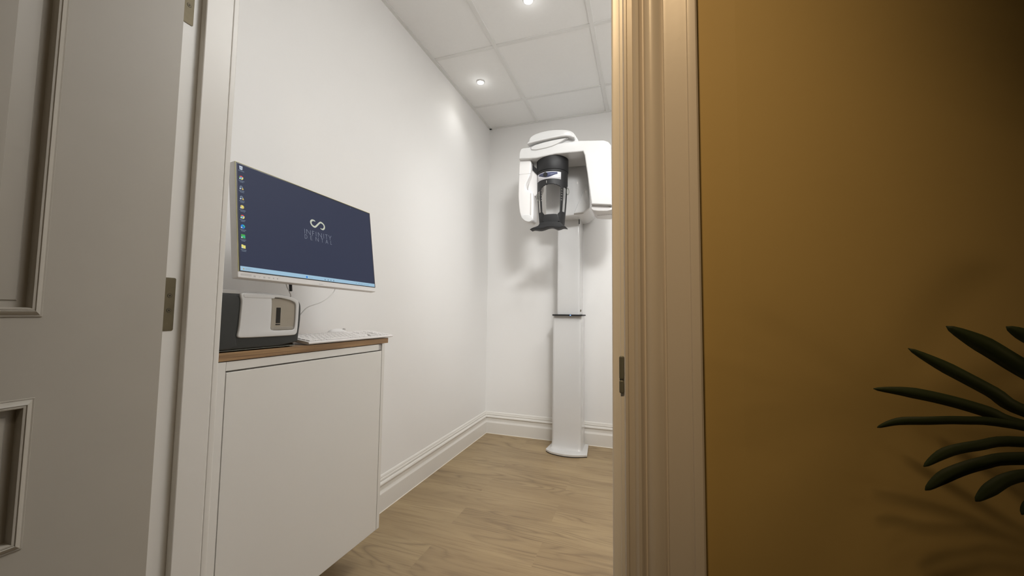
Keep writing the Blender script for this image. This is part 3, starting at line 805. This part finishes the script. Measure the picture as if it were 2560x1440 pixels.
# lower column with a flared foot
bm = bmesh.new()
zs = [(0.021, .020), (.03, .012), (.05, .006), (.09, .002), (.15, 0), (.60, 0), (.9965, 0)]
prev = None
for z, fl in zs:
    ring = [bm.verts.new((x, y, z)) for x, y in rrect(.6295 - fl * .5, .8470 + fl * .3, 2.878 - fl, 3.060, .020 + fl * .3, 6)]
    if prev:
        for k in range(len(ring)): bm.faces.new((prev[k], prev[(k + 1) % len(ring)], ring[(k + 1) % len(ring)], ring[k]))
    else: bm.faces.new(ring)
    prev = ring
bm.faces.new(prev)
o = D(obj('lower_column', bm, M['gloss'], smooth=True)); o.data.set_sharp_from_angle(angle=math.radians(40))
sh = D(slab('shelf', rrect(.632, .8555, 2.850, 3.055, .012), 'XY', 0.9970, 1.0080, .002, M['black']))
bm = bmesh.new(); box(bm, .7665, .7745, 2.8485, 2.8500, 1.0000, 1.0045); D(obj('power_light', bm, M['led']), sh)
D(slab('upper_column', rrect(.662, .8330, 2.885, 3.055, .012), 'XY', 1.008, 1.74, .001, M['gloss']))
D(slab('column_slot', rrect(.8270, .8325, 2.883, 2.8900, .001), 'XY', 1.69, 1.735, .0005, M['dark']))
bm = bmesh.new(); cyl(bm, (.8330, 2.93, 1.037), (1, 0, 0), .008, .005, 16); D(obj('lock_knob', bm, M['brass']))
# fixed carriage
D(slab('carriage', chaikin([(.60, 2.13), (.905, 2.13), (.915, 1.99), (.930, 1.79), (.925, 1.765), (.885, 1.735), (.860, 1.7250), (.62, 1.7220), (.60, 1.74)], 1), 'XZ', 2.745, 3.06, .008, M['gloss']))
D(slab('carriage_panel', [(.903, 1.94), (.928, 1.80), (.925, 1.765), (.885, 1.737), (.815, 1.733)], 'XZ', 2.725, 2.75, .006, M['gloss']))
# rotating gantry: beam with the long right arm
gan = [(.4791, 2.0735), (.4816, 2.1193), (.4920, 2.1430), (.5060, 2.1485), (.8915, 2.1494), (1.0516, 2.1305), (1.0803, 2.1157), (1.0957, 2.0918), (1.0996, 1.703), (.9723, 1.7184), (.9644, 1.7789), (.9457, 1.9233), (.9285, 2.045), (.9187, 2.0735), (.74, 2.0790), (.60, 2.066)]
D(slab('gantry_beam', gan, 'XZ', 2.47, 2.735, .009, M['gloss'], res=4))
# underside of the right arm: separate lower cover with vent slots
lc = D(slab('tube_housing', chaikin([(.9723, 1.7200), (.9640, 1.700), (.985, 1.680), (1.0996, 1.672), (1.0996, 1.705)], 1), 'XZ', 2.50, 2.735, .006, M['satin']))
bm = bmesh.new()
for k in range(14): box(bm, 1.000 + k * .0068, 1.0035 + k * .0068, 2.575, 2.583, 1.6675, 1.6722)
D(obj('vent_slots', bm, M['grey']), lc)
# top hub cap
cap = [(.5362, 2.140), (.5352, 2.156), (.5405, 2.2174), (.5728, 2.2451), (.6547, 2.2596), (.7295, 2.2591), (.8085, 2.2459), (.8474, 2.226), (.864, 2.201), (.8915, 2.1494), (.87, 2.140)]
hc = D(slab('hub_cap', chaikin(cap, 2), 'XZ', 2.49, 2.80, .012, M['gloss'], res=4))
lipp = [(.5680, 2.1600), (.5750, 2.1730), (.74, 2.1905), (.8180, 2.1860), (.8380, 2.1740), (.7927, 2.1650), (.74, 2.1500), (.70, 2.1350), (.5700, 2.1180), (.556, 2.140)]
D(slab('hub_recess', chaikin([(.562, 2.150), (.572, 2.118), (.70, 2.128), (.757, 2.146), (.80, 2.168), (.8280, 2.176), (.70, 2.172)], 1), 'XZ', 2.462, 2.49, .004, M['gloss']), hc)
D(slab('hub_brow', chaikin([(.545, 2.158), (.562, 2.165), (.757, 2.183), (.832, 2.178), (.862, 2.160), (.868, 2.172), (.845, 2.196), (.757, 2.197), (.565, 2.180), (.545, 2.172)], 1), 'XZ', 2.445, 2.50, .006, M['gloss']), hc)
# left arm (sensor) with gusset
la = D(slab('sensor_arm', chaikin([(.4770, 2.10), (.4722, 2.05), (.4705, 1.9843), (.4663, 1.8314), (.4740, 1.74), (.4831, 1.6895), (.5000, 1.6560), (.5250, 1.6400), (.5525, 1.6327), (.574, 1.6450), (.5770, 1.6650), (.5771, 1.8391), (.5500, 1.852), (.5250, 1.866), (.517, 1.8913), (.5350, 1.93), (.558, 1.975), (.557, 2.100)], 2), 'XZ', 2.50, 2.60, .008, M['satin'], res=4))
D(slab('sensor_gusset', chaikin([(.5500, 2.060), (.6145, 1.985), (.6145, 1.94), (.6152, 1.8646), (.5685, 1.8166), (.5264, 1.8559), (.5200, 1.8913), (.550, 1.975)], 1), 'XZ', 2.545, 2.64, .006, M['satin']), la)
D(slab('sensor_window', [(.5572, 2.0480), (.6170, 1.992), (.6170, 1.9450), (.5576, 2.0131)], 'XZ', 2.538, 2.548, .001, M['black']), la)
D(slab('sensor_stripe', rrect(.5560, .5610, 1.68, 1.835, .001), 'XZ', 2.4985, 2.502, .0005, M['grey']), la)
D(slab('sensor_foot', chaikin([(.4900, 1.688), (.5250, 1.6900), (.5600, 1.6820), (.5730, 1.6680), (.5720, 1.6480), (.5525, 1.6350), (.5200, 1.6440), (.4950, 1.6700)], 2), 'XZ', 2.496, 2.502, .002, M['gloss']), la)
bm = bmesh.new(); box(bm, .4700, .5560, 2.4990, 2.5005, 1.9745, 1.9760); D(obj('sensor_seam', bm, M['grey']), la)

# black head support: partial cylinder cage
HC = Vector((.690, 2.585)); FA = math.radians(-90 + 9)


def hp(th, r, z):  # th: angle from the facing direction, positive to the right
    a = FA + th; return (HC.x + r * math.cos(a), HC.y + r * math.sin(a), z)


def rz(z):
    return .104 if z > 1.87 else .104 - .018 * ((1.87 - z) / .25) ** 1.4


hs = D(empty('head_support'))
bm = bmesh.new()
n = 56
for (r0, r1, z0, z1) in ((.060, .110, 1.985, 2.085), (.060, .1065, 1.972, 1.985)):
    ra = [[bm.verts.new((HC.x + r * math.cos(2 * PI * k / n), HC.y + r * math.sin(2 * PI * k / n), z)) for k in range(n)] for r, z in ((r0, z0), (r1 - .002, z0), (r1, z0 + .003), (r1, z1 - .003), (r1 - .002, z1), (r0, z1))]
    for i in range(6):
        for k in range(n): bm.faces.new((ra[i][k], ra[i][(k + 1) % n], ra[(i + 1) % 6][(k + 1) % n], ra[(i + 1) % 6][k]))
o = obj('support_ring', bm, M['black'], hs, smooth=True); o.data.set_sharp_from_angle(angle=math.radians(40))

bm = bmesh.new(); NT, NZ = 132, 96
TH = math.radians(100); Z0, Z1 = 1.600, 1.974
vs = [[None] * (NZ + 1) for _ in range(NT + 1)]
for i in range(NT + 1):
    for j in range(NZ + 1):
        th = -TH + 2 * TH * i / NT; z = Z0 + (Z1 - Z0) * j / NZ
        vs[i][j] = bm.verts.new(hp(th, rz(z), z))


def hole(th, z):
    d = math.degrees(th)
    if abs(d) > 78 and z < 1.895: return True
    # front opening with an arched top
    top = 1.880 - .016 * (abs(d + 2) / 38) ** 2.2
    half = 39 if z > 1.70 else 39 - (1.70 - z) / .020 * 10
    if -half - 3 < d < half - 2 and 1.678 < z < top: return True
    # side slots
    if 49 < d < 66 and 1.700 < z < 1.868 - abs(d - 57) * .0006: return True
    if -70 < d < -52 and 1.700 < z < 1.850: return True
    # scales along the bars
    if (38 < d < 47 or -50 < d < -43) and 1.775 < z < 1.855 and int((z - 1.775) / .0085) % 2 == 0 and abs(d) < 45: return True
    return False


for i in range(NT):
    for j in range(NZ):
        th = -TH + 2 * TH * (i + .5) / NT; z = Z0 + (Z1 - Z0) * (j + .5) / NZ
        if not hole(th, z): bm.faces.new((vs[i][j], vs[i + 1][j], vs[i + 1][j + 1], vs[i][j + 1]))
bmesh.ops.delete(bm, geom=[v for v in bm.verts if not v.link_faces], context='VERTS')
o = obj('cage', bm, M['black'], hs, smooth=True)
sd = o.modifiers.new('solid', 'SOLIDIFY'); sd.thickness = .004; sd.offset = 0
cg = o


def patch(name, th0, th1, zf0, zf1, m, r_off, parent, nn=20):
    bm = bmesh.new(); a = []
    for i in range(nn + 1):
        d = th0 + (th1 - th0) * i / nn; th = math.radians(d); t = i / nn
        z0, z1 = zf0(t), zf1(t)
        a.append((bm.verts.new(hp(th, rz(z0) + r_off, z0)), bm.verts.new(hp(th, rz(z1) + r_off, z1))))
    for p, q in zip(a[:-1], a[1:]): bm.faces.new((p[0], q[0], q[1], p[1]))
    o = obj(name, bm, m, parent, smooth=True)
    s = o.modifiers.new('solid', 'SOLIDIFY'); s.thickness = .0006
    return o


lb = patch('label', -66, 36, lambda t: 1.914 + .003 * math.sin(PI * t), lambda t: 1.966 - .002 * abs(2 * t - 1), M['label'], .0032, cg)
patch('label_print', -54, 22, lambda t: 1.948 - .020 * math.sin(PI * t) ** 1.5, lambda t: 1.962, M['blue'], .0038, cg)
a = FA + math.radians(-22)
bm = bmesh.new(); cyl(bm, (HC.x + .104 * math.cos(a), HC.y + .104 * math.sin(a), 1.948), (math.cos(a), math.sin(a), 0), .0155, .008, 28); obj('knob', bm, M['black'], cg)
for d0 in (-50, 29):
    for zz in (1.938, 1.926): patch('label_print', d0 - 1.6 - (0 if d0 > 0 else 9), d0 + 1.6 - (0 if d0 > 0 else 9), lambda t: zz - .003, lambda t: zz + .003, M['grey'], .0040, cg, 2)
patch('centre_line', -18.6, -17.2, lambda t: 1.888, lambda t: 1.906, M['grey'], .0032, cg, 2)
patch('centre_line', -18.6, -17.2, lambda t: 1.642, lambda t: 1.662, M['grey'], .0036, cg, 2)
for (dd, zz) in ((70, 1.862), (-60, 1.822)):
    p = Vector(hp(math.radians(dd), .110, zz)); bm = bmesh.new()
    pts = [(p.x + .011 * math.cos(t) * .6 + .004, p.y + .006 * math.cos(t), p.z - .017 + .022 * math.sin(t)) for t in [2 * PI * k / 16 for k in range(17)]]
    tube(bm, pts, .0022, 6); obj('clip', bm, M['steel'], cg)
ch = [(.5601, 1.5735), (.5822, 1.5875), (.6100, 1.5935), (.6256, 1.6010), (.6350, 1.6226), (.7700, 1.6190), (.7820, 1.5970), (.7980, 1.5900), (.8146, 1.5739), (.7950, 1.5790), (.7814, 1.5803), (.7640, 1.5740), (.7452, 1.5713), (.7230, 1.5830), (.7029, 1.5877), (.6800, 1.5850), (.6631, 1.5797), (.6420, 1.5740), (.623, 1.5727), (.6020, 1.5760), (.5823, 1.5796)]
slab('chin_rest', chaikin(ch, 1), 'XZ', 2.462, 2.530, .003, M['black'], hs)
slab('front_block', chaikin([(.648, 1.612), (.762, 1.608), (.757, 1.668), (.735, 1.675), (.672, 1.676), (.654, 1.670)], 1), 'XZ', 2.474, 2.500, .004, M['black'], hs)
# spigot joining the ring to the beam
bm = bmesh.new(); cyl(bm, (HC.x, HC.y, 2.06), (0, 0, 1), .085, .02, 32); obj('spigot', bm, M['black'], hs)
hs['label'] = 'black head support cage'

# ------------------------------------------------------------------ plant in the corridor
pt = tag(empty('potted_plant', (1.84, 0.12, 0)), 'dark green spiky leaved plant in front of the corridor wall at the right edge', 'plant')
po = Vector((-1.84, -0.12, 0))
bm = bmesh.new(); n = 36
prof = [(.0, 0), (.10, 0), (.115, .02), (.15, .30), (.155, .31), (.145, .31), (.14, .29)]
rg = [[bm.verts.new((max(r, .001) * math.cos(2 * PI * k / n), max(r, .001) * math.sin(2 * PI * k / n), z)) for k in range(n)] for r, z in prof]
for p, q in zip(rg[:-1], rg[1:]):
    for k in range(n): bm.faces.new((p[k], p[(k + 1) % n], q[(k + 1) % n], q[k]))
obj('pot', bm, M['pot'], pt, smooth=True)
bm = bmesh.new(); cyl(bm, (0, 0, .27), (0, 0, 1), .141, .012, 36); obj('soil', bm, M['soil'], pt)


def leaf(pts, w, up=Vector((0, 0, 1)), face=None):
    """blade along pts (world), half width w, creased down the middle"""
    w = w * .86
    bm = bmesh.new(); P = []
    V = [Vector(p) for p in pts]
    for i in range(len(V) - 1):
        p0, p1, p2, p3 = V[max(i - 1, 0)], V[i], V[i + 1], V[min(i + 2, len(V) - 1)]
        for k in range(5):
            t = k / 5
            P.append(0.5 * ((2 * p1) + (-p0 + p2) * t + (2 * p0 - 5 * p1 + 4 * p2 - p3) * t * t + (-p0 + 3 * p1 - 3 * p2 + p3) * t ** 3))
    P.append(V[-1]); n = len(P); rows = []
    for i, p in enumerate(P):
        t = (P[min(i + 1, n - 1)] - P[max(i - 1, 0)]).normalized(); s = i / (n - 1)
        wid = w * min(1, (s * 4.2) ** .7 + .02) * (1 - .35 * max(0, (s - .75) / .25))
        side = t.cross(face if face is not None else Vector((0.25, 1, 0.35))).normalized(); nn = side.cross(t).normalized()
        rows.append([bm.verts.new(p + po + side * wid), bm.verts.new(p + po - nn * wid * .30), bm.verts.new(p + po - side * wid)])
    for a, b in zip(rows[:-1], rows[1:]):
        bm.faces.new((a[0], a[1], b[1], b[0])); bm.faces.new((a[1], a[2], b[2], b[1]))
    o = obj('leaf', bm, M['leaf'], pt, smooth=True)
    s = o.modifiers.new('solid', 'SOLIDIFY'); s.thickness = .0006
    return o


Yp = .42
CR = (1.645, .405, .925)
leaf([(1.5228, Yp, 1.0143), (1.5450, Yp, 1.0000), (1.5685, Yp, .9815), (1.605, .412, .953), CR], .0078)
leaf([(1.5528, Yp - .01, 1.015), (1.5700, Yp - .01, 1.0035), (1.600, .405, .975), CR], .0058)
leaf([(1.5650, Yp - .03, 1.005), (1.585, Yp - .03, .995), (1.610, .395, .970), CR], .0040)
leaf([(1.4974, Yp, .9951), (1.5225, Yp, .9795), (1.5480, Yp, .9630), (1.5700, Yp, .9480), CR], .0056)
leaf([(1.4725, Yp, .9595), (1.4950, Yp, .9585), (1.5200, Yp, .9540), (1.5440, Yp, .9470), (1.5661, Yp, .9380), CR], .0056)
leaf([(1.4765, Yp + .006, .9255), (1.4900, Yp + .004, .9325), (1.5080, Yp, .9360), (1.5300, Yp, .9385), (1.5600, Yp, .9380), CR], .0042)
leaf([(1.5034, Yp, .8983), (1.5180, Yp, .9115), (1.5380, Yp, .9195), (1.5656, Yp, .9255), CR], .0052)
leaf([(1.5036, Yp, .8794), (1.5180, Yp, .8935), (1.5400, Yp, .9060), (1.5650, Yp, .9130), CR], .0064)
leaf([(1.5285, Yp - .01, .8792), (1.5380, Yp - .01, .8900), (1.5500, Yp - .01, .9000), (1.5700, Yp - .01, .9060), CR], .0060)
leaf([(1.5543, Yp - .01, .8737), (1.5640, Yp - .01, .8860), (1.590, .405, .905), CR], .0050)
rnd = random.Random(7)


def rosette(c, k, lmin, lmax, az0, az1, w=.007):
    c = Vector(c)
    for i in range(k):
        az = math.radians(rnd.uniform(az0, az1)); el = math.radians(rnd.uniform(-25, 80)); L = rnd.uniform(lmin, lmax)
        d = Vector((math.cos(az) * math.cos(el), math.sin(az) * math.cos(el), math.sin(el)))
        p1 = c + d * L * .5; p2 = c + d * L + Vector((0, 0, -.22 * L))
        if p2.y > .485: p2.y = .485
        if p1.y > .47: p1.y = .47
        ok = all((p.x - 1.286) > .70 * p.y + .015 or p.y < 0.02 for p in (p1, p2))
        if not ok: continue
        leaf([p2, p1, c], w, face=Vector((rnd.uniform(-.4, .4), 1, rnd.uniform(-.2, .8))))


rosette(CR, 22, .12, .20, -80, 80)
C2, C3 = (1.80, .22, 1.20), (1.90, .14, .62)
rosette(C2, 34, .16, .26, 0, 360); rosette(C3, 26, .16, .26, 0, 360)
for c, b in ((CR, (.01, .01)), (C2, (-.02, .03)), (C3, (.03, -.02))):
    v = Vector(c) + po; bm = bmesh.new()
    pts = [(b[0], b[1], .275), (b[0] * .6 + v.x * .25, b[1] * .6 + v.y * .25, .28 + (v.z - .28) * .45), (b[0] * .2 + v.x * .75, b[1] * .2 + v.y * .75, .28 + (v.z - .28) * .85), tuple(v)]
    tube(bm, pts, .010, 10, [1.2, 1, .8, .6]); obj('stem', bm, M['stem'], pt, smooth=True)
